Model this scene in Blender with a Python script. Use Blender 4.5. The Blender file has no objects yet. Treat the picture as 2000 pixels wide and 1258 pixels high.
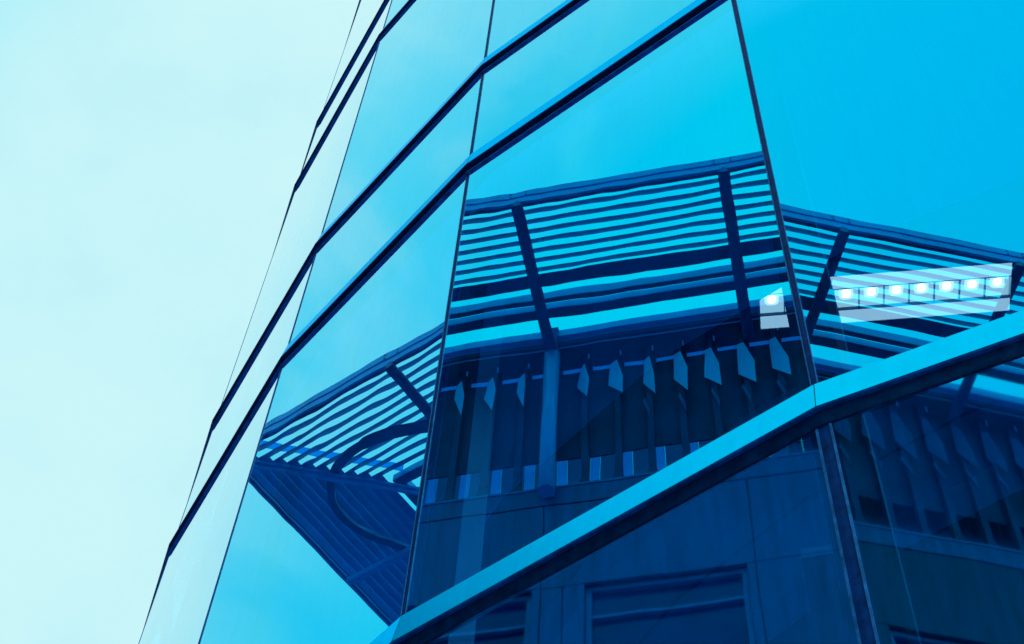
import bpy, bmesh, math, random
from mathutils import Vector, Matrix
random.seed(7)
C = bpy.context.scene
COL = C.collection
CZ = 1.6                                   # height of the camera above the pavement; z values below are relative to it

# ------------------------------------------------------------------ camera
cam_d = bpy.data.cameras.new("camera")
cam = bpy.data.objects.new("camera", cam_d); COL.objects.link(cam)
R_ = Vector((0.99668023, -0.06865112, 0.043767)); U_ = Vector((-0.08141577, -0.84041727, 0.53578941))
F_ = Vector((0.0, 0.53757403, 0.84321655))
m = Matrix((R_, U_, -F_)).transposed().to_4x4(); m.translation = Vector((0, 0, CZ))
cam.matrix_world = m
cam_d.sensor_width = 36; cam_d.lens = 36 * 3050.99 / 2000; cam_d.clip_end = 3000; cam_d.clip_start = 0.05
C.camera = cam

# ------------------------------------------------------------------ world, sun, exposure
w = bpy.data.worlds.new("World"); C.world = w; w.use_nodes = True
N = w.node_tree.nodes; L = w.node_tree.links; N.clear()
SUN_EL, SUN_AZ = math.radians(38), math.radians(-70)
def wn(t, **k):
    n = N.new(t)
    for a, b in k.items(): setattr(n, a, b)
    return n
out = wn('ShaderNodeOutputWorld'); bg = wn('ShaderNodeBackground'); bg.inputs[1].default_value = 0.1
sky = wn('ShaderNodeTexSky', sky_type='NISHITA'); sky.sun_disc = False
sky.sun_elevation = SUN_EL; sky.sun_rotation = math.radians(90) - SUN_AZ
tc = wn('ShaderNodeTexCoord')
nz = wn('ShaderNodeTexNoise'); nz.inputs['Scale'].default_value = 3.4; nz.inputs['Detail'].default_value = 6; nz.inputs['Roughness'].default_value = 0.55
nz.inputs['Distortion'].default_value = 0.25
cr = wn('ShaderNodeValToRGB')
cr.color_ramp.elements[0].position = 0.30; cr.color_ramp.elements[0].color = (0.46, 0.865, 0.965, 1)
cr.color_ramp.elements[1].position = 0.60; cr.color_ramp.elements[1].color = (0.61, 0.945, 0.97, 1)
sc10 = wn('ShaderNodeVectorMath', operation='SCALE'); sc10.inputs['Scale'].default_value = 10.0
mx = wn('ShaderNodeMixRGB'); mx.inputs[0].default_value = 0.975      # an almost closed, thin bright overcast
L.new(tc.outputs['Generated'], nz.inputs['Vector']); L.new(nz.outputs['Fac'], cr.inputs[0])
dt = wn('ShaderNodeVectorMath', operation='DOT_PRODUCT')      # thinner, bluer cloud towards one side of the sky
_a, _e = math.radians(255), math.radians(48); dt.inputs[1].default_value = (math.cos(_e) * math.cos(_a), math.cos(_e) * math.sin(_a), math.sin(_e))
mr = wn('ShaderNodeMapRange'); mr.inputs['From Min'].default_value = 0.86; mr.inputs['From Max'].default_value = 1.0
mr.interpolation_type = 'SMOOTHSTEP'
nrm_ = wn('ShaderNodeVectorMath', operation='NORMALIZE'); L.new(tc.outputs['Generated'], nrm_.inputs[0]); L.new(nrm_.outputs[0], dt.inputs[0]); L.new(dt.outputs['Value'], mr.inputs[0])
thin = wn('ShaderNodeMixRGB'); thin.inputs[2].default_value = (0.36, 0.70, 0.93, 1); L.new(mr.outputs[0], thin.inputs[0]); L.new(cr.outputs[0], thin.inputs[1])
dt2 = wn('ShaderNodeVectorMath', operation='DOT_PRODUCT')
_a, _e = math.radians(172), math.radians(48); dt2.inputs[1].default_value = (math.cos(_e) * math.cos(_a), math.cos(_e) * math.sin(_a), math.sin(_e))
mr2 = wn('ShaderNodeMapRange'); mr2.inputs['From Min'].default_value = 0.86; mr2.inputs['From Max'].default_value = 0.98; mr2.inputs['To Max'].default_value = 1.0; mr2.interpolation_type = 'SMOOTHSTEP'
L.new(nrm_.outputs[0], dt2.inputs[0]); L.new(dt2.outputs['Value'], mr2.inputs[0])
nz2 = wn('ShaderNodeTexNoise'); nz2.inputs['Scale'].default_value = 6.5; nz2.inputs['Detail'].default_value = 7; nz2.inputs['Distortion'].default_value = 0.5
L.new(nrm_.outputs[0], nz2.inputs['Vector'])
mr3 = wn('ShaderNodeMapRange'); mr3.inputs['From Min'].default_value = 0.40; mr3.inputs['From Max'].default_value = 0.58; mr3.inputs['To Min'].default_value = 0.15; mr3.interpolation_type = 'SMOOTHSTEP'; L.new(nz2.outputs['Fac'], mr3.inputs[0])
ml = wn('ShaderNodeMath', operation='MULTIPLY'); L.new(mr2.outputs[0], ml.inputs[0]); L.new(mr3.outputs[0], ml.inputs[1])
thin2 = wn('ShaderNodeMixRGB'); thin2.inputs[2].default_value = (0.16, 0.84, 0.97, 1); L.new(ml.outputs[0], thin2.inputs[0]); L.new(thin.outputs[0], thin2.inputs[1])
L.new(thin2.outputs[0], sc10.inputs[0]); L.new(sky.outputs[0], mx.inputs[1]); L.new(sc10.outputs[0], mx.inputs[2])
L.new(mx.outputs[0], bg.inputs[0]); L.new(bg.outputs[0], out.inputs[0])
sd = bpy.data.lights.new("sun", 'SUN'); sd.energy = 0.6; sd.angle = math.radians(12); sd.color = (0.95, 0.98, 1.0)
so = bpy.data.objects.new("sun", sd); COL.objects.link(so)
dv = Vector((math.cos(SUN_EL) * math.cos(SUN_AZ), math.cos(SUN_EL) * math.sin(SUN_AZ), math.sin(SUN_EL)))
so.rotation_euler = dv.to_track_quat('Z', 'Y').to_euler()
C.view_settings.view_transform = 'Standard'; C.view_settings.look = 'None'; C.view_settings.exposure = 0; C.view_settings.gamma = 1
C.cycles.max_bounces = 14; C.cycles.glossy_bounces = 6; C.cycles.transparent_max_bounces = 24; C.cycles.diffuse_bounces = 4

# ------------------------------------------------------------------ materials
def mat(name):
    m = bpy.data.materials.new(name); m.use_nodes = True
    nt = m.node_tree; nt.nodes.clear()
    o = nt.nodes.new('ShaderNodeOutputMaterial')
    return m, nt, o
def paint(name, col, rough=0.5, metal=0.0, var=0.25, scale=3.0, bump=0.0, spec=0.5, streak=False):
    m, nt, o = mat(name)
    b = nt.nodes.new('ShaderNodeBsdfPrincipled')
    b.inputs['Roughness'].default_value = rough; b.inputs['Metallic'].default_value = metal
    b.inputs['Specular IOR Level'].default_value = spec
    b.inputs['Specular Tint'].default_value = (0.02, 0.6, 1.0, 1)
    t = nt.nodes.new('ShaderNodeTexCoord'); n = nt.nodes.new('ShaderNodeTexNoise')
    n.inputs['Scale'].default_value = scale; n.inputs['Detail'].default_value = 8; n.inputs['Roughness'].default_value = 0.6
    mp = nt.nodes.new('ShaderNodeMapping')
    if streak: mp.inputs['Scale'].default_value = (6, 6, 0.6)
    nt.links.new(t.outputs['Object'], mp.inputs[0]); nt.links.new(mp.outputs[0], n.inputs['Vector'])
    r = nt.nodes.new('ShaderNodeValToRGB')
    r.color_ramp.elements[0].position = 0.3; r.color_ramp.elements[1].position = 0.7
    r.color_ramp.elements[0].color = tuple(c * (1 - var) for c in col) + (1,)
    r.color_ramp.elements[1].color = tuple(min(1, c * (1 + var)) for c in col) + (1,)
    nt.links.new(n.outputs['Fac'], r.inputs[0]); nt.links.new(r.outputs[0], b.inputs['Base Color'])
    if bump:
        bp = nt.nodes.new('ShaderNodeBump'); bp.inputs['Strength'].default_value = 0.4; bp.inputs['Distance'].default_value = bump
        nt.links.new(n.outputs['Fac'], bp.inputs['Height']); nt.links.new(bp.outputs[0], b.inputs['Normal'])
    nt.links.new(b.outputs[0], o.inputs[0])
    return m
def emit(name, col, s):
    m, nt, o = mat(name)
    e = nt.nodes.new('ShaderNodeEmission'); e.inputs[0].default_value = (*col, 1); e.inputs[1].default_value = s
    nt.links.new(e.outputs[0], o.inputs[0]); return m

def coated_glass(name, F0=(0.0, 0.65, 0.885), T=(0.20, 0.42, 0.50), wave=0.00055, wscale=1.6, rough=0.0):
    """solar glass: a blue reflective coat on the outer face (mirror, whiter towards grazing) over a dim tinted view in"""
    m, nt, o = mat(name); nd = nt.nodes; lk = nt.links
    def n(t, **k):
        x = nd.new(t)
        for a, b in k.items(): setattr(x, a, b)
        return x
    t = n('ShaderNodeTexCoord'); nn = n('ShaderNodeTexNoise'); nn.inputs['Scale'].default_value = wscale; nn.inputs['Detail'].default_value = 1.5
    oi = n('ShaderNodeObjectInfo'); off = n('ShaderNodeVectorMath', operation='SCALE'); off.inputs['Scale'].default_value = 40
    cmb = n('ShaderNodeCombineXYZ'); lk.new(oi.outputs['Random'], cmb.inputs[0]); lk.new(oi.outputs['Random'], cmb.inputs[1]); lk.new(cmb.outputs[0], off.inputs[0])
    add = n('ShaderNodeVectorMath', operation='ADD'); lk.new(t.outputs['Object'], add.inputs[0]); lk.new(off.outputs[0], add.inputs[1])
    lk.new(add.outputs[0], nn.inputs['Vector'])
    bp = n('ShaderNodeBump'); bp.inputs['Strength'].default_value = 1; bp.inputs['Distance'].default_value = wave
    lk.new(nn.outputs['Fac'], bp.inputs['Height'])
    geo = n('ShaderNodeNewGeometry')
    dot = n('ShaderNodeVectorMath', operation='DOT_PRODUCT'); lk.new(geo.outputs['Incoming'], dot.inputs[0]); lk.new(geo.outputs['Normal'], dot.inputs[1])
    ab = n('ShaderNodeMath', operation='ABSOLUTE'); lk.new(dot.outputs['Value'], ab.inputs[0])
    om = n('ShaderNodeMath', operation='SUBTRACT'); om.inputs[0].default_value = 1; lk.new(ab.outputs[0], om.inputs[1])
    pw = n('ShaderNodeMath', operation='POWER'); pw.inputs[1].default_value = 5; lk.new(om.outputs[0], pw.inputs[0])
    ma = n('ShaderNodeMath', operation='MULTIPLY_ADD', use_clamp=True); ma.inputs[1].default_value = 1.65; ma.inputs[2].default_value = -0.15
    lk.new(pw.outputs[0], ma.inputs[0]); pw = ma
    fr = n('ShaderNodeMixRGB'); fr.inputs[1].default_value = (*F0, 1); fr.inputs[2].default_value = (1, 1, 1, 1); lk.new(pw.outputs[0], fr.inputs[0])
    tr = n('ShaderNodeMixRGB'); tr.inputs[1].default_value = (*T, 1); tr.inputs[2].default_value = (0, 0, 0, 1); lk.new(pw.outputs[0], tr.inputs[0])
    gl = n('ShaderNodeBsdfGlossy'); gl.inputs['Roughness'].default_value = rough; lk.new(fr.outputs[0], gl.inputs['Color']); lk.new(bp.outputs[0], gl.inputs['Normal'])
    tp = n('ShaderNodeBsdfTransparent'); lk.new(tr.outputs[0], tp.inputs['Color'])
    ad = n('ShaderNodeAddShader'); lk.new(gl.outputs[0], ad.inputs[0]); lk.new(tp.outputs[0], ad.inputs[1])
    dn = n('ShaderNodeTexNoise'); dn.inputs['Scale'].default_value = 5; dn.inputs['Detail'].default_value = 10; dn.inputs['Roughness'].default_value = 0.75
    dm = n('ShaderNodeMapping'); dm.inputs['Scale'].default_value = (5, 5, 0.5); lk.new(add.outputs[0], dm.inputs[0]); lk.new(dm.outputs[0], dn.inputs['Vector'])
    dr = n('ShaderNodeMapRange'); dr.inputs['From Min'].default_value = 0.45; dr.inputs['From Max'].default_value = 0.85; dr.inputs['To Max'].default_value = 0.06
    lk.new(dn.outputs['Fac'], dr.inputs[0])
    df = n('ShaderNodeBsdfDiffuse'); df.inputs[0].default_value = (0.02, 0.5, 0.8, 1)
    dx = n('ShaderNodeMixShader'); lk.new(dr.outputs[0], dx.inputs[0]); lk.new(ad.outputs[0], dx.inputs[1]); lk.new(df.outputs[0], dx.inputs[2]); ad = dx
    tp2 = n('ShaderNodeBsdfTransparent'); tp2.inputs['Color'].default_value = (0.97, 0.99, 1, 1)   # uncoated inner face
    ms = n('ShaderNodeMixShader'); lk.new(geo.outputs['Backfacing'], ms.inputs[0]); lk.new(ad.outputs[0], ms.inputs[1]); lk.new(tp2.outputs[0], ms.inputs[2])
    lk.new(ms.outputs[0], o.inputs[0])
    return m

M = dict(
    glass=coated_glass("coated_glass"),
    glass_low=coated_glass("lower_coated_glass", wave=0.0006, wscale=1.8, rough=0.018),
    trim=paint("pale_cyan_trim", (0.02, 0.70, 0.97), 0.2, 1.0, 0.05, 6, streak=True),
    gasket=paint("dark_gasket", (0.0, 0.045, 0.13), 0.5, 0, 0.4, 25, spec=0.08),
    lip=paint("gasket_lip", (0.0, 0.20, 0.60), 0.5, 0, 0.5, 18, spec=0.1),
    lipd=paint("gasket_edge", (0.0, 0.09, 0.32), 0.5, 0, 0.5, 18, spec=0.08),
    joint=paint("mullion_blue", (0.0, 0.06, 0.24), 0.5, 0, 0.45, 22, spec=0.08),
    seal=paint("sealant", (0.02, 0.22, 0.55), 0.5, 0, 0.5, 30),
    inpost=paint("interior_post", (0.003, 0.015, 0.04), 0.5, 0, 0.3, 4, spec=0.2),
    incol=paint("interior_column", (0.10, 0.5, 0.8), 0.18, 0, 0.15, 3),
    ceil=paint("interior_plaster", (0.02, 0.50, 0.90), 0.8, 0, 0.12, 2),
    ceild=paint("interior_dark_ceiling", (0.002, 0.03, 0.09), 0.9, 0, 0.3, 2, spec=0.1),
    core=paint("interior_core", (0.004, 0.035, 0.12), 0.8, 0, 0.3, 1, spec=0.1),
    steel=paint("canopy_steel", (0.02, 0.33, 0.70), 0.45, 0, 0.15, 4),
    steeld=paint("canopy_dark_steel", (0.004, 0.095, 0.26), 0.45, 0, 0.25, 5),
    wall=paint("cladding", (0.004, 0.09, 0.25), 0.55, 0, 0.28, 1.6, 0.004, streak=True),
    dark=paint("dark_panel", (0.003, 0.06, 0.15), 0.6, 0, 0.3, 2, spec=0.2),
    pale2=paint("parapet_paint", (0.05, 0.75, 0.95), 0.6, 0, 0.06, 2),
    wall_shade=paint("shaded_cladding", (0.002, 0.038, 0.11), 0.55, 0, 0.3, 1.6, 0.004, streak=True),  # same cladding, with deep street shade put into its colour
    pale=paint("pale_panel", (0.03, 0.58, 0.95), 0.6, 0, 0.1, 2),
    winpane=paint("window_pane", (0.0, 0.02, 0.12), 0.12, 0, 0.3, 1.5, spec=0.3),
    frame=paint("window_frame", (0.01, 0.14, 0.34), 0.4, 0, 0.2, 6),
    column=paint("column_paint", (0.01, 0.36, 0.75), 0.35, 0, 0.12, 5),
    slat=paint("slat_paint", (0.005, 0.24, 0.55), 0.45, 0, 0.12, 5),
    paving=paint("paving", (0.05, 0.17, 0.34), 0.8, 0, 0.35, 1.2, 0.01),
    hous=paint("lamp_housing", (0.55, 0.75, 0.8), 0.5, 0, 0.05, 4),
    fin=paint("lamp_louvre", (0.01, 0.05, 0.12), 0.4, 0, 0.2, 8),
    refl=emit("lamp_side_diffuser", (0.86, 0.82, 0.95), 1.35),
    cell=emit("lamp_cell_diffuser", (0.86, 0.88, 0.95), 1.3),
    lens=emit("lamp_halo", (1.0, 0.95, 0.88), 2.2),
    lamp=emit("lamp_tube", (1.0, 0.95, 0.85), 8.0),
    frosted=None, bright_edge=paint('slat_bright_edge', (0.02, 0.45, 0.85), 0.4, 0, 0.1, 5),
)

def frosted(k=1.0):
    m, nt, o = mat("frosted_parapet")  # translucency added so sky from behind brightens the gallery gaps
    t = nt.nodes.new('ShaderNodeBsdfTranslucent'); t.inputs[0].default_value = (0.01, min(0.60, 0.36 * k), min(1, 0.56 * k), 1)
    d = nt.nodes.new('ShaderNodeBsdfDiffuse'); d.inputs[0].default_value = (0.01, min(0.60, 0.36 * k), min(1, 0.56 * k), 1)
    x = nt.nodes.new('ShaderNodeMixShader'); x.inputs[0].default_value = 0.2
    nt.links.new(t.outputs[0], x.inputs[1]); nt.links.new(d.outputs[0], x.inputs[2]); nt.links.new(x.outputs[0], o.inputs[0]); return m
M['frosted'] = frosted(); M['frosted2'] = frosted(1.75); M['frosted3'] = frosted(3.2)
# ------------------------------------------------------------------ helpers
def obj(name, bm, mt, parent=None, label=None, smooth=False):
    me = bpy.data.meshes.new(name)
    bmesh.ops.recalc_face_normals(bm, faces=bm.faces)
    if smooth:
        for f in bm.faces: f.smooth = True
    bm.to_mesh(me); bm.free()
    me.materials.append(mt if not isinstance(mt, str) else M[mt])
    o = bpy.data.objects.new(name, me); COL.objects.link(o)
    if parent: o.parent = parent
    if label: o['label'] = label
    return o
def empty(name, loc=(0, 0, 0), rz=0, label=None, cat=None, group=None):
    o = bpy.data.objects.new(name, None); COL.objects.link(o); o.location = loc; o.rotation_euler = (0, 0, rz)
    if label: o['label'] = label
    if cat: o['category'] = cat
    if group: o['group'] = group
    return o
def hexa(bm, lo, hi):
    """solid between two loops of equal length (lists of 3D points)"""
    a = [bm.verts.new(p) for p in lo]; b = [bm.verts.new(p) for p in hi]; n = len(a)
    bm.faces.new(a); bm.faces.new(b[::-1])
    for i in range(n): bm.faces.new((a[i], a[(i + 1) % n], b[(i + 1) % n], b[i]))
def box(bm, x0, x1, y0, y1, z0, z1):
    hexa(bm, [(x0, y0, z0), (x1, y0, z0), (x1, y1, z0), (x0, y1, z0)], [(x0, y0, z1), (x1, y0, z1), (x1, y1, z1), (x0, y1, z1)])
def cyl(bm, x, y, r, z0, z1, n=28, r1=None):
    r1 = r if r1 is None else r1
    hexa(bm, [(x + r * math.cos(i * 2 * math.pi / n), y + r * math.sin(i * 2 * math.pi / n), z0) for i in range(n)],
         [(x + r1 * math.cos(i * 2 * math.pi / n), y + r1 * math.sin(i * 2 * math.pi / n), z1) for i in range(n)])
def new(): return bmesh.new()

# ================================================================== ground
bm = new(); S = 600
vs = [bm.verts.new(p) for p in ((-S, -S, 0), (S, -S, 0), (S, S, 0), (-S, S, 0))]; bm.faces.new(vs)
g = obj('ground', bm, 'paving'); g['kind'] = 'structure'; g['label'] = 'grey paved street between the two buildings'

# ================================================================== glass tower
PV = [Vector(p) for p in ((1.94526712, 1.51882431), (0.77065739, 2.19590235), (-0.24366558, 3.09550895),
                          (-1.06127301, 4.18451619), (-1.64957184, 5.40128394), (-2.00720594, 6.70465449))]
# carry the faceted plan on both ways with the same width and turn
ang = math.degrees(math.atan2(PV[5].y - PV[4].y, PV[5].x - PV[4].x)); p = PV[5].copy(); left = []
for k in range(6):
    ang -= 11.3; p = p + 1.36 * Vector((math.cos(math.radians(ang)), math.sin(math.radians(ang)))); left.append(p.copy())
ang = math.degrees(math.atan2(PV[0].y - PV[1].y, PV[0].x - PV[1].x)); p = PV[0].copy(); right = []
for k in range(6):
    ang += 11.6; p = p + 1.36 * Vector((math.cos(math.radians(ang)), math.sin(math.radians(ang)))); right.append(p.copy())
POLY = right[::-1] + PV + left                    # open chain, right to left seen from the camera
NF = len(POLY) - 1; V0 = len(right)               # POLY[V0] is PV[0]
CEN = (POLY[0] + POLY[-1]) / 2
def nrm(i):
    e = POLY[i + 1] - POLY[i]; n = Vector((-e.y, e.x)).normalized()
    mid = (POLY[i + 1] + POLY[i]) / 2
    return n if n.dot(CEN - mid) > 0 else -n      # inward
NR = [nrm(i) for i in range(NF)]
def off(i, d):                                    # vertex i moved inward by d (mitred)
    if i == 0: return POLY[0] + NR[0] * d
    if i == NF: return POLY[NF] + NR[-1] * d
    mm = (NR[i - 1] + NR[i]).normalized(); return POLY[i] + mm * (d / mm.dot(NR[i]))
Z = dict(B=3.147, A=6.084, C=7.167, D=10.084, E=11.167, F=14.084, G=15.167, H=18.084)
TOPZ = 19.2
tower = empty('glass_tower', (CEN.x, CEN.y, 0), 0, 'faceted blue glass tower with thin dark bands curving up past the camera', 'building')
def toff(bm):
    bmesh.ops.translate(bm, verts=bm.verts, vec=Vector((-CEN.x, -CEN.y, CZ))); return bm
def band(i, name, prof, mt, parent, label=None, cut=0.0):
    """profile [(inward offset, z)...] run along facet i, mitred at its corners; cut shortens each end"""
    bm = new(); e = (POLY[i + 1] - POLY[i]).normalized()
    lo = [(*(off(i, d) + e * cut), z) for d, z in prof]; hi = [(*(off(i + 1, d) - e * cut), z) for d, z in prof]
    hexa(bm, lo, hi)
    return obj(name, toff(bm), mt, parent, label)
GD = 0.0037
VIS = range(V0 - 1, V0 + 6)
jw = 0.0095; jw0 = 0.0185
rows = [(-1.2, Z['B'] - 0.051), (Z['B'] + 0.121, Z['A'] - 0.0686), (Z['A'] + 0.116, Z['C'] - 0.0686), (Z['C'] + 0.116, Z['D'] - 0.0686),
        (Z['D'] + 0.116, Z['E'] - 0.0686), (Z['E'] + 0.116, Z['F'] - 0.0686), (Z['F'] + 0.116, Z['G'] - 0.0686), (Z['G'] + 0.116, Z['H'] - 0.0686), (Z['H'] + 0.116, TOPZ)]
def pane(bm, i, z0, z1):
    jw = jw0 if z0 < 0 else globals()['jw']
    e = (POLY[i + 1] - POLY[i]).normalized()
    a0 = off(i, GD) + e * jw; a1 = off(i + 1, GD) - e * jw; b0 = off(i, GD + 0.012) + e * jw; b1 = off(i + 1, GD + 0.012) - e * jw
    hexa(bm, [(*a0, z0), (*a1, z0), (*b1, z0), (*b0, z0)], [(*a0, z1), (*a1, z1), (*b1, z1), (*b0, z1)])
rest_g, rest_l = new(), new()
for i in range(NF):
    for r, (z0, z1) in enumerate(rows):
        if i in VIS:
            bm = new(); pane(bm, i, z0, z1)
            obj('spandrel_pane' if r in (2, 4, 6) else 'window_pane', toff(bm), 'glass' if r else 'glass_low', tower)
        else: pane(rest_g if i < V0 else rest_l, i, z0, z1)
obj('curtain_wall', toff(rest_g), 'glass', tower); obj('curtain_wall', toff(rest_l), 'glass', tower)
for i in range(NF):
    for k, zb in Z.items():
        if k == 'B':
            t = band(i, 'ledge', [(-0.022, zb), (0.000, zb + 0.121), (0.002, zb + 0.124), (GD + 0.03, zb + 0.124), (GD + 0.03, zb - 0.022), (GD - 0.001, zb - 0.020)], 'trim', tower, 'thick pale blue ledge', 0.0012)
            band(i, 'gasket', [(-0.012, zb - 0.001), (GD - 0.002, zb - 0.0012), (GD - 0.002, zb - 0.050), (-0.001, zb - 0.048), (-0.010, zb - 0.014)], 'gasket', t)  # extended downward as a dark strip painting the shadow under the ledge
            band(i, 'gasket_lip', [(-0.0215, zb - 0.0005), (-0.0125, zb - 0.0007), (-0.0125, zb - 0.012), (-0.0205, zb - 0.009)], 'lipd', t)
        else:
            t = band(i, 'transom', [(-0.012, zb), (0.001, zb + 0.116), (0.002, zb + 0.119), (GD + 0.03, zb + 0.119), (GD + 0.03, zb)], 'trim', tower, None, 0.0012)
            band(i, 'gasket', [(-0.013, zb - 0.001), (-0.013, zb - 0.012), (0.012, zb - 0.014), (0.012, zb - 0.0705), (GD + 0.028, zb - 0.0705), (GD + 0.028, zb - 0.001)], 'gasket', t)
            band(i, 'gasket_lip', [(-0.0155, zb - 0.0008), (-0.0135, zb - 0.0009), (-0.0135, zb - 0.012), (-0.0155, zb - 0.010)], 'lipd', t)
            band(i, 'gasket_lip', [(-0.004, zb - 0.056), (-0.007, zb - 0.0686), (0.0115, zb - 0.0686), (0.0115, zb - 0.056)], 'lip', t)
def vert_prism(bm, pts, z0, z1):
    hexa(bm, [(*q, z0) for q in pts], [(*q, z1) for q in pts])
for v in range(V0 - 1, V0 + 7):
    eL = (POLY[v + 1] - POLY[v]).normalized() if v < NF else None
    eR = (POLY[v - 1] - POLY[v]).normalized()
    bm = new(); bs = new()
    for z0, z1 in rows:
        jw = jw0 if z0 < 0 else 0.0095; bw = 0.0032 if z0 < 0 else 0.0014
        q = off(v, GD + 0.001); qi = off(v, GD + 0.03)
        vert_prism(bm, [q + eR * jw, q, q + eL * jw, qi + eL * jw, qi, qi + eR * jw], z0, z1)
        for e in (eR, eL):
            a = off(v, GD - 0.0012)
            nn = NR[v] if e is eL else NR[v - 1]
            vert_prism(bs, [a + e * (jw - bw), a + e * (jw + bw), a + e * (jw + bw) + nn * 0.006, a + e * (jw - bw) + nn * 0.006], z0, z1)
    mo = obj('mullion', toff(bm), 'joint', tower)
    obj('sealant_bead', toff(bs), 'seal', mo)
# interior -------------------------------------------------------
def plate(name, d, z0, z1, mt, dmax=None):
    bm = new(); pts = [off(i, d) for i in range(NF + 1)]
    if dmax is None:
        pts = pts[:]; hexa(bm, [(*q, z0) for q in pts], [(*q, z1) for q in pts])
    else:
        inn = [off(i, dmax) for i in range(NF + 1)]
        for i in range(NF):
            hexa(bm, [(*pts[i], z0), (*pts[i + 1], z0), (*inn[i + 1], z0), (*inn[i], z0)],
                 [(*pts[i], z1), (*pts[i + 1], z1), (*inn[i + 1], z1), (*inn[i], z1)])
        bmesh.ops.remove_doubles(bm, verts=bm.verts, dist=1e-5)
    return obj(name, toff(bm), mt, tower)
for zc in (6.0, 10.0, 14.0):
    plate('ceiling_edge', 0.16, zc, zc + 0.3, 'ceil', 1.27)
    plate('floor_slab', 0.16, zc + 0.302, zc + 1.1, 'ceild')
    if zc < 7:
        plate('ceiling', 1.96, zc, zc + 0.3, 'ceil', 2.345); plate('ceiling', 2.365, zc, zc + 0.3, 'ceil', 2.90)
        plate('ceiling_rail', 2.70, zc - 0.012, zc - 0.001, 'pale', 2.725)
plate('roof', 0.05, 18.6, TOPZ - 0.1, 'ceild')
plate('ground_floor', 0.05, -1.59, -1.45, 'ceild')
bm = new(); cpts = [off(i, 3.1) for i in range(2, NF - 1)]; vert_prism(bm, cpts, -1.45, 6.3); obj('core_wall', toff(bm), 'core', tower)
bm = new()                                        # solid back of the tower
a, b = POLY[0], POLY[-1]; nn = Vector((a.y - b.y, b.x - a.x)).normalized()
if nn.dot(POLY[V0 + 2] - a) > 0: nn = -nn
vert_prism(bm, [a + nn * 0.02, b + nn * 0.02, b + nn * 0.3, a + nn * 0.3], -1.6, TOPZ); obj('rear_wall', toff(bm), 'core', tower)
def azp(az, r): return Vector((r * math.cos(math.radians(az)), r * math.sin(math.radians(az))))
for v in range(V0 - 1, V0 + 6):
    q = off(v, 0.14); mm = (NR[v - 1] + NR[v]).normalized(); t = Vector((-mm.y, mm.x))
    if v == V0 + 1: c0 = azp(70.1, 2.50); hw = 0.062
    elif v == V0 + 2: c0 = azp(93.45, 3.27); hw = 0.028
    else: c0 = q; hw = 0.035
    bm = new(); vert_prism(bm, [c0 + t * hw, c0 - t * hw, c0 - t * hw + mm * 0.09, c0 + t * hw + mm * 0.09], -1.45, 5.99)
    obj('interior_post', toff(bm), 'inpost', tower)
for az, r, hw in ((91.95, 3.72, 0.088), (68.45, 2.72, 0.016)):
    c0 = azp(az, r); d = c0.normalized(); t = Vector((-d.y, d.x)); bm = new()
    vert_prism(bm, [c0 + t * hw, c0 - t * hw, c0 - t * hw + d * 0.12, c0 + t * hw + d * 0.12], -1.45, 5.985)
    obj('interior_column', toff(bm), 'incol', tower)

c0 = azp(72.35, 4.2); d = c0.normalized(); t = Vector((-d.y, d.x)); bm = new()
vert_prism(bm, [c0 + t * .06, c0 - t * .06, c0 - t * .06 + d * 0.12, c0 + t * .06 + d * 0.12], -1.45, 4.75); pc_ = obj('interior_post', toff(bm), 'inpost', tower)
bm = new(); vert_prism(bm, [c0 + t * .062 - d * .004, c0 - t * .062 - d * .004, c0 - t * .062 + d * 0.12, c0 + t * .062 + d * 0.12], 4.751, 4.80); obj('post_cap', toff(bm), 'pale', pc_)
# ceiling light inside the tower -----------------------------------
O0 = Vector((2.161, 3.307)); LX = Vector((-0.9826, 0.1857)); LY = Vector((0.1857, 0.9826)) # along, away from the glass
LA = math.atan2(LX.y, LX.x)
light = empty('ceiling_light', (O0.x, O0.y, CZ + 6.0), LA, 'long lit ceiling light of square cells between two pale side strips, behind the glass', 'ceiling light')
LEN = 1.10; sgn = 1 if Vector((-LX.y, LX.x)).dot(LY) > 0 else -1
def ly(a): return a * sgn
def lbox(bm, x0, x1, y0, y1, z0, z1):
    ya, yb = sorted((ly(y0), ly(y1))); box(bm, x0, x1, ya, yb, z0, z1)
bm = new(); lbox(bm, -0.004, LEN, -0.004, 0.252, 0.09, 0.12); lbox(bm, -0.004, 0.0, -0.004, 0.252, 0.0, 0.09); lbox(bm, LEN, LEN + 0.004, -0.004, 0.252, 0.0, 0.09)
lbox(bm, 0, LEN, -0.004, 0.0, 0.0, 0.09); lbox(bm, 0, LEN, 0.248, 0.252, 0.0, 0.09)
obj('housing', bm, 'hous', light)
for y0, y1 in ((0.001, 0.066), (0.182, 0.247)):
    bm = new(); lbox(bm, 0.001, LEN - 0.001, y0, y1, 0.002, 0.010); obj('side_strip', bm, 'refl', light)
bm = new(); lbox(bm, 0.0, LEN, 0.067, 0.0695, 0.0, 0.022); lbox(bm, 0.0, LEN, 0.1785, 0.181, 0.0, 0.022)
NC = 10; cw = LEN / NC
for k in range(1, NC): lbox(bm, k * cw - 0.0018, k * cw + 0.0018, 0.0697, 0.1783, 0.0, 0.02)
obj('louvre', bm, 'fin', light)
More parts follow.
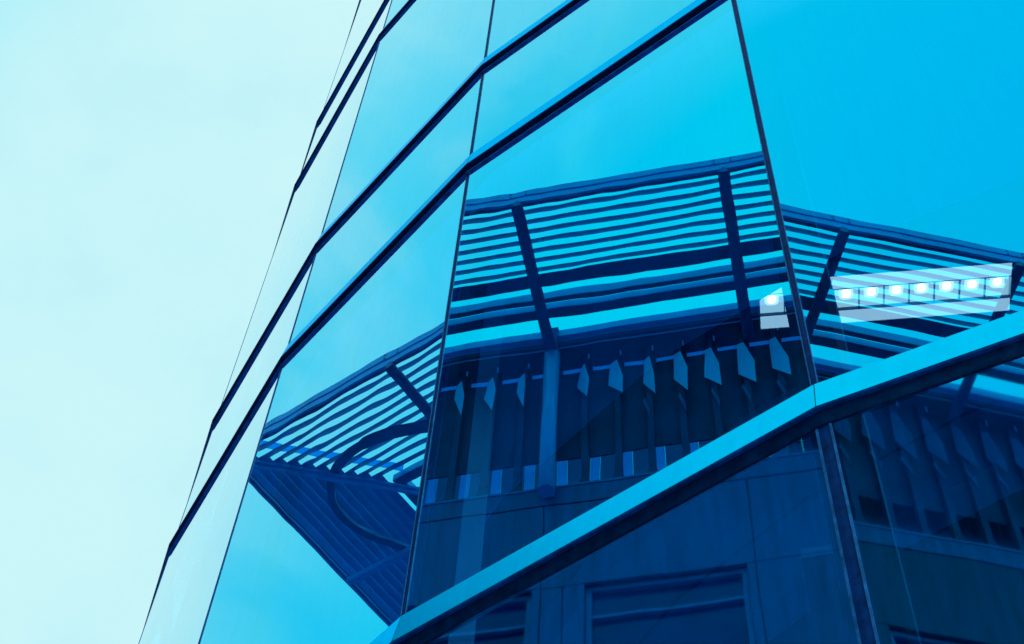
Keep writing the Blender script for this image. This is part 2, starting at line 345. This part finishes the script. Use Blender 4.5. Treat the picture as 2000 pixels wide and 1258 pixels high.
for k in range(NC):
    bm = new(); lbox(bm, k * cw + 0.003, (k + 1) * cw - 0.003, 0.0705, 0.1775, 0.024, 0.03); c_ = obj('cell', bm, 'cell', light)
    bm = new(); xc = (k + .5) * cw; n = 20; pts = [(xc + 0.017 * abs(math.cos(t)) ** .6 * (1 if math.cos(t) > 0 else -1), ly(0.105 + 0.019 * abs(math.sin(t)) ** .6 * (1 if math.sin(t) > 0 else -1))) for t in [2 * math.pi * j / n for j in range(n)]]
    xm, ym = xc, ly(0.105)
    hexa(bm, [(xm + (x - xm) * .9, ym + (y - ym) * .9, 0.011) for x, y in pts], [(xm + (x - xm) * 1.15, ym + (y - ym) * 1.1, 0.0185) for x, y in pts]); obj('lamp', bm, 'lamp', c_)
    bm = new(); hexa(bm, [(xm + (x - xm) * 1.8, ym + (y - ym) * 1.7, 0.019) for x, y in pts], [(xm + (x - xm) * 1.9, ym + (y - ym) * 1.8, 0.0238) for x, y in pts]); obj('lens', bm, 'lens', c_)  # no real lens: dimmer glowing disc imitating the soft halo round the lamp

# ================================================================== louvred building across the street (seen mirrored in the tower)
# local X runs along its street front, local Y away from the street
TH = math.radians(112.7)
bld = empty('street_building', (0, 0, 0), TH, 'building with clad wall, open gallery and louvred canopy, mirrored in the glass tower', 'building')
ACOR, NOUT = 12.05, 4.70                            # outer corner of the canopy
AMIN, NMAX = -16.0, 17.0
def z_(bm): bmesh.ops.translate(bm, verts=bm.verts, vec=Vector((0, 0, CZ))); return bm
def side1(bm, prof, amin=AMIN):                     # prof in (s,z); s = distance in from the canopy edge
    hexa(bm, [(amin, NOUT + s, z) for s, z in prof], [(ACOR - s, NOUT + s, z) for s, z in prof])
def side2(bm, prof, nmax=NMAX):
    hexa(bm, [(ACOR - s, NOUT + s, z) for s, z in prof], [(ACOR - s, nmax, z) for s, z in prof])
def rect(s0, s1, z0, z1): return [(s0, z0), (s1, z0), (s1, z1), (s0, z1)]
can = empty('louvred_canopy', (0, 0, 0)); can.parent = bld
def both(name, profs, mt, parent=None):
    bm = new()
    for p_ in profs: side1(bm, p_); side2(bm, p_)
    return obj(name, z_(bm), mt, parent or can)
both('fascia', [rect(0, 0.03, 16.875, 17.0), rect(0.012, 0.045, 16.745, 16.862)], 'steel')
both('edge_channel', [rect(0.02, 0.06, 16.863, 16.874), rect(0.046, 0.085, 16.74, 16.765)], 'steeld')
sl1, sl2 = [], []
w2, ph = 0.061, math.radians(38)
for k in range(7):
    s, zc = 0.235 + 0.139 * k, 16.885
    dx, dz = w2 * math.cos(ph), w2 * math.sin(ph); nx, nz_ = -math.sin(ph) * 0.005, math.cos(ph) * 0.005
    sl1.append([(s - dx - nx, zc - dz - nz_), (s + dx - nx, zc + dz - nz_), (s + dx + nx, zc + dz + nz_), (s - dx + nx, zc - dz + nz_)])
both('louvre_slats', sl1, 'slat')
both('slat_highlights', [[(s_[0][0] - .006, s_[0][1] - .009), (s_[0][0] + .003, s_[0][1] - .009), (s_[0][0] + .003, s_[0][1] - .0005), (s_[0][0] - .006, s_[0][1] - .0005)] for s_ in sl1], 'bright_edge')  # added lighter strips paint the bright line along the lower slat edges
sl3 = [[(s + 0.139 * (k + 1), z) for s, z in sl1[-1]] for k in range(3)]        # the corner bay has three slats more
bm = new()
for p_ in sl3: side1(bm, p_, 9.27); side2(bm, p_)
obj('louvre_slats', z_(bm), 'slat', can)
bm = new(); box(bm, AMIN, 9.2, NOUT + 1.45, NOUT + 1.52, 16.80, 16.95); obj('gutter', z_(bm), 'steel', can); both('gutter', [rect(1.638, 1.778, 16.85, 16.98)], 'steel')
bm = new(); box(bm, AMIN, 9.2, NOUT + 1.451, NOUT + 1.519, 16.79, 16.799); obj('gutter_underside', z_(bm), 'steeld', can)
both('gutter_underside', [rect(1.64, 1.776, 16.841, 16.849)], 'steeld')  # dark sheets paint the shade on the undersides of the gutters
# curved beam: straight along both sides, bent round the corner
path = [(AMIN, 5.85), (5.0, 5.86), (8.9, 5.88), (9.4, 5.84), (9.71, 5.70), (10.02, 5.60), (10.32, 5.57), (10.66, 5.60), (11.0, 5.74), (11.23, 5.99), (11.34, 6.24), (11.33, 6.6), (11.2, 6.96), (10.92, 7.34), (10.80, 7.8), (10.78, 8.6), (10.78, NMAX)]
def smooth(ps, it=3):
    for _ in range(it):
        q = [ps[0]]
        for a, b in zip(ps, ps[1:]): q += [(a[0] * .75 + b[0] * .25, a[1] * .75 + b[1] * .25), (a[0] * .25 + b[0] * .75, a[1] * .25 + b[1] * .75)]
        q.append(ps[-1]); ps = q
    return ps
def sweep(bm, ps, hw, z0, z1):
    rings = []
    for i, q in enumerate(ps):
        a = ps[max(i - 1, 0)]; b = ps[min(i + 1, len(ps) - 1)]
        t = Vector((b[0] - a[0], b[1] - a[1])).normalized(); n = Vector((-t.y, t.x)) * (hw if q[0] < 10.3 else hw * .72)
        rings.append([bm.verts.new(v) for v in ((q[0] - n.x, q[1] - n.y, z0), (q[0] + n.x, q[1] + n.y, z0), (q[0] + n.x, q[1] + n.y, z1), (q[0] - n.x, q[1] - n.y, z1))])
    for r0, r1 in zip(rings, rings[1:]):
        for k in range(4): bm.faces.new((r0[k], r0[(k + 1) % 4], r1[(k + 1) % 4], r1[k]))
    bm.faces.new(rings[0]); bm.faces.new(rings[-1][::-1])
bm = new(); sweep(bm, smooth(path, 2), 0.078, 16.735, 16.80); obj('curved_beam', z_(bm), 'steeld', can)
def bracket(a, along='n', n_end=7.1):
    bm = new(); bf = new()
    def bx(b_, u0, u1, v0, v1, z0, z1):
        if along == 'n': box(b_, u0, u1, v0, v1, z0, z1)
        else: box(b_, v0, v1, u0, u1, z0, z1)
    if along == 'n': v0, v1 = NOUT - 0.012, n_end
    else: v0, v1 = 9.5, ACOR - 0.11
    bx(bm, a - 0.017, a + 0.017, v0, v1, 16.64, 16.738)
    bx(bm, a - (0.072 if along == 'n' else 0.04), a + (0.072 if along == 'n' else 0.04), v0, v1, 16.625, 16.6395)
    bx(bm, a - 0.045, a - 0.019, v0, v1, 16.64, 16.72); bx(bm, a + 0.019, a + 0.045, v0, v1, 16.64, 16.72)
    bx(bm, a - 0.011, a + 0.011, v0, v1, 16.612, 16.6248)
    b_ = obj('bracket', z_(bm), 'steeld' if along == 'n' else 'steel', can)
    bf = new()
    for sx in (-1, 1):
        for dz in (16.90, 16.97):
            if along == 'n': box(bf, a + sx * 0.1 - 0.012, a + sx * 0.1 + 0.012, NOUT - 0.006, NOUT - 0.0005, dz - 0.012, dz + 0.012)
            else: box(bf, ACOR + 0.0005, ACOR + 0.006, a + sx * 0.1 - 0.012, a + sx * 0.1 + 0.012, dz - 0.012, dz + 0.012)
    obj('bolts', z_(bf), 'steeld', b_)
for a in (9.2, 6.75, 4.37, 1.87, -0.2, -2.23, -4.45, -6.7, -8.9, -11.1): bracket(a)
for nn_ in (7.35, 9.8, 12.1, 14.4): bracket(nn_, 'a')
# hip beam on the mitre
bm = new(); d45 = math.sqrt(.5)
def hip(bm, s0, s1, hw, z0, z1):
    P0 = Vector((ACOR - s0, NOUT + s0)); P1 = Vector((ACOR - s1, NOUT + s1)); t = Vector((d45, d45)) * hw
    vert_prism(bm, [P0 + t, P0 - t, P1 - t, P1 + t], z0, z1)
hip(bm, 0.06, 2.2, 0.055, 16.70, 16.738); hip(bm, 0.06, 2.2, 0.02, 16.64, 16.6995); obj('hip_beam', z_(bm), 'steel', can)
bm = new(); P0 = Vector((ACOR - .12, NOUT + .12)); P1 = Vector((ACOR - 1.72, NOUT + 1.72)); q0, q1 = Vector((.075, .075)), Vector((.155, .155))
vert_prism(bm, [P0 - q0, P0 - q1, P1 - q1, P1 - q0], 16.955, 16.965); obj('hip_plate', z_(bm), 'frosted2', can)
bm = new(); side2(bm, [(0.08, 16.84), (0.19, 16.93), (0.187, 16.938), (0.077, 16.848)]); obj('louvre_slats', z_(bm), 'bright_edge', can)
# eave ring of the roof edge
both('eave', [rect(2.06, 2.12, 16.86, 17.0), rect(2.13, 2.36, 16.83, 16.9)], 'steel', bld)
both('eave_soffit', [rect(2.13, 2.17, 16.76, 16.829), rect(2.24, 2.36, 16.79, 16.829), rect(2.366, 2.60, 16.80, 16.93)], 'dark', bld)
both('eave_rail', [rect(2.172, 2.185, 16.74, 16.75)], 'pale', bld)
# column carrying the canopy
bm = new(); cyl(bm, 4.37, 6.88, 0.098, 13.84, 16.62, 36); co = obj('column', z_(bm), 'column', bld, smooth=False)
for f in co.data.polygons: f.use_smooth = len(f.vertices) == 4
bm = new(); hexa(bm, [(4.37 - .06, 6.81, 16.62), (4.37 + .06, 6.81, 16.62), (4.37 + .06, 6.95, 16.62), (4.37 - .06, 6.95, 16.62)],
     [(4.37 - .11, 6.7, 16.98), (4.37 + .11, 6.7, 16.98), (4.37 + .11, 7.0, 16.98), (4.37 - .11, 7.0, 16.98)]); obj('column_head', z_(bm), 'steeld', co)
bm = new(); box(bm, 4.31, 4.43, 6.978, 7.0, 13.86, 14.0); obj('column_foot', z_(bm), 'steel', co)
# body, ledge and cladding
NW, AW = 7.0, 9.8
bm = new(); box(bm, AMIN, AW - 0.16, NW + 0.16, NMAX, -1.6, 13.7); obj('wall', z_(bm), 'dark', bld)
bm = new(); box(bm, AMIN, AW, NW, NW + 0.5, 13.735, 14.05); box(bm, AW - 0.5, AW, NW + 0.502, NMAX, 13.735, 14.05); box(bm, AMIN, AW - 0.502, NW + 0.502, NMAX, 13.735, 14.04); obj('ledge', z_(bm), 'wall', bld)
bm = new(); box(bm, AMIN, AW + 0.01, NW - 0.012, NW - 0.0005, 14.02, 14.053); obj('ledge_capping', z_(bm), 'frame', bld)
bays = [2.15 + 2.27 * k for k in range(-8, 4)]
clad = new(); clad_shade = new(); g_ = 0.012
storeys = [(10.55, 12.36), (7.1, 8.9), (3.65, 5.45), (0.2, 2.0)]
def panel(a0, a1, z0, z1, n0=NW, t=0.05): box(clad if a0 > -0.2 else clad_shade, a0 + g_ / 2, a1 - g_ / 2, n0, n0 + t, z0 + g_ / 2, z1 - g_ / 2)
zt = 13.715
for b0 in bays:
    b1 = min(b0 + 2.27, AW); w0, w1 = b0 + 0.10, min(b0 + 1.80, AW - .4)
    if -0.3 < b0 < 0.1:                             # a blank bay between the windows
        for za_, zb_ in ((12.36, 13.715), (8.9, 12.36), (5.45, 8.9), (-1.6, 5.45)): panel(b0, b1, za_, zb_)
        continue
    zz = 13.715
    for zi, (s0, s1) in enumerate(storeys):
        if zi == 0: panel(b0, b1, s1, zz)
        else: panel(b0, b1, s1, (s1 + zz) / 2); panel(b0, b1, (s1 + zz) / 2, zz)
        panel(b0, w0, s0, s1); panel(w1, w1 + (b1 - w1) * .5, s0, s1); panel(w1 + (b1 - w1) * .5, b1, s0, s1)
        zz = s0
    panel(b0, b1, -1.6, zz)
for k in range(4):                                  # end wall
    n0 = NW + 0.06 + k * 2.4
    for z0 in range(-2, 13, 2):
        za, zb_ = max(z0, -1.6), min(z0 + 2, 13.715)
        box(clad, AW - 0.05, AW, n0 + .006, n0 + 2.394, za + .006, zb_ - .006)
obj('cladding', z_(clad), 'wall', bld); obj('cladding', z_(clad_shade), 'wall_shade', bld, 'cladding coloured darker for street shade')
for b0 in bays:
    if -0.3 < b0 < 0.1: continue
    w0, w1 = b0 + 0.10, min(b0 + 1.80, AW - .4)
    for s0, s1 in storeys:
        bm = new(); box(bm, w0 + .02, w1 - .02, NW + 0.13, NW + 0.15, s0 + .02, s1 - .02)
        wnd = new(); f = 0.06
        for (x0, x1, z0, z1) in ((w0, w0 + f, s0, s1), (w1 - f, w1, s0, s1), (w0 + f, w1 - f, s0, s0 + f), (w0 + f, w1 - f, s1 - f, s1), (w0 + f, w1 - f, s1 - .46, s1 - .42)):
            box(wnd, x0, x1, NW + 0.07, NW + 0.128, z0, z1)
        wo = obj('window', z_(wnd), 'frame', bld); obj('pane', z_(bm), 'winpane', wo)
# open gallery between ledge and eave
pst = new(); pnl = new(); kite = new(); kite2 = new(); back3 = new(); back4 = new(); foot = new(); back = new(); back2 = new()
na = int((AW - AMIN) / 0.4)
ks = [k for k in range(-49, 14) if 3.97 + 0.4 * k < AW - 0.3]
for k in ks:
    a = 3.97 + 0.4 * k
    hexa(pst, [(a - .045, 7.06, 14.051), (a + .045, 7.06, 14.051), (a + .045, 7.14, 14.051), (a - .045, 7.14, 14.051)],
         [(a - .028, 7.06, 16.78), (a + .028, 7.06, 16.78), (a + .028, 7.14, 16.78), (a - .028, 7.14, 16.78)])
    box(pst, a - .09, a + .06, 7.145, 7.2, 16.5, 16.78)
    hexa(foot, [(a - .085, 7.03, 14.054), (a + .085, 7.03, 14.054), (a + .085, 7.16, 14.054), (a - .085, 7.16, 14.054)],
         [(a - .045, 7.05, 14.22), (a + .045, 7.05, 14.22), (a + .045, 7.15, 14.22), (a - .045, 7.15, 14.22)])
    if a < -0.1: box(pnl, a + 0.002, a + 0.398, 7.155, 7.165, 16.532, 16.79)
    else: box(back4, a + 0.002, a + 0.398, 7.158, 7.162, 16.532, 16.625)  # translucent strip added in the open slot to tone the sky behind
    # panel with its slot above and the gap below
    box(pnl, a + 0.002, a + 0.398, 7.15, 7.17, 14.74, 16.53)
    # pale splayed bracket plate, its lower end cut on the slant
    q_ = max(0.0, min(1.0, (4.2 - a) / 2.0)); zl = 15.75 - 0.2 * q_
    kp = [(.06, 16.44, .0), (.085, 16.12 - .25 * q_, .02), (-.045 - .06 * q_, zl, -.04), (-.055 - .06 * q_, zl + .42, -.045), (-.02, 16.5 - .06 * q_, -.03)]
    jr = random.uniform; kp = [(x * jr(.85, 1.15) + jr(-.008, .008), z + jr(-.05, .05) * (z < 16.3), y + jr(-.01, .01)) for x, z, y in kp]
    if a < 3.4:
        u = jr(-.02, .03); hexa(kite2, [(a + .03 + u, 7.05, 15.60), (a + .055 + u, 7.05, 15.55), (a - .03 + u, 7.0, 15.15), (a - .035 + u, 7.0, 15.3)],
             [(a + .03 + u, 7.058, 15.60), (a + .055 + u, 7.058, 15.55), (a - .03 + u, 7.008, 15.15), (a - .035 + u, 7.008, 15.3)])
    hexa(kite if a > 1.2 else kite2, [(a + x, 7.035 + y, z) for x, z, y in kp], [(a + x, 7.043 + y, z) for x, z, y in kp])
    box(kite, a - 0.075, a - 0.055, 7.02, 7.03, 16.62, 16.72)
    box(back if a > 1.2 else back3, a + 0.002, a + 0.275, 7.40, 7.412, 14.06, 15.25); box(back2 if a > 1.2 else back3, a + 0.28, a + 0.398, 7.40, 7.412, 14.06, 15.25)  # far plates and parapet take the wall colour to stand for street shade
obj('gallery_posts', z_(pst), 'dark', bld); obj('post_feet', z_(foot), 'dark', bld); obj('gallery_panels', z_(pnl), 'dark', bld); obj('slot_sky_strip', z_(back4), 'frosted3', bld)
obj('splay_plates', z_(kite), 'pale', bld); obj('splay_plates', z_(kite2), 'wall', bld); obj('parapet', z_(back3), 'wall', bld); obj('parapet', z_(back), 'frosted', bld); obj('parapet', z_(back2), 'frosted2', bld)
bm = new()                                          # gallery on the end wall
for k in range(24):
    n0 = 7.3 + 0.4 * k
    box(bm, AW - .12, AW - .1, n0, n0 + .34, 14.74, 16.53); box(bm, AW - .12, AW - .04, n0 + .345, n0 + .395, 14.051, 16.78)
obj('end_gallery_panels', z_(bm), 'dark', bld)
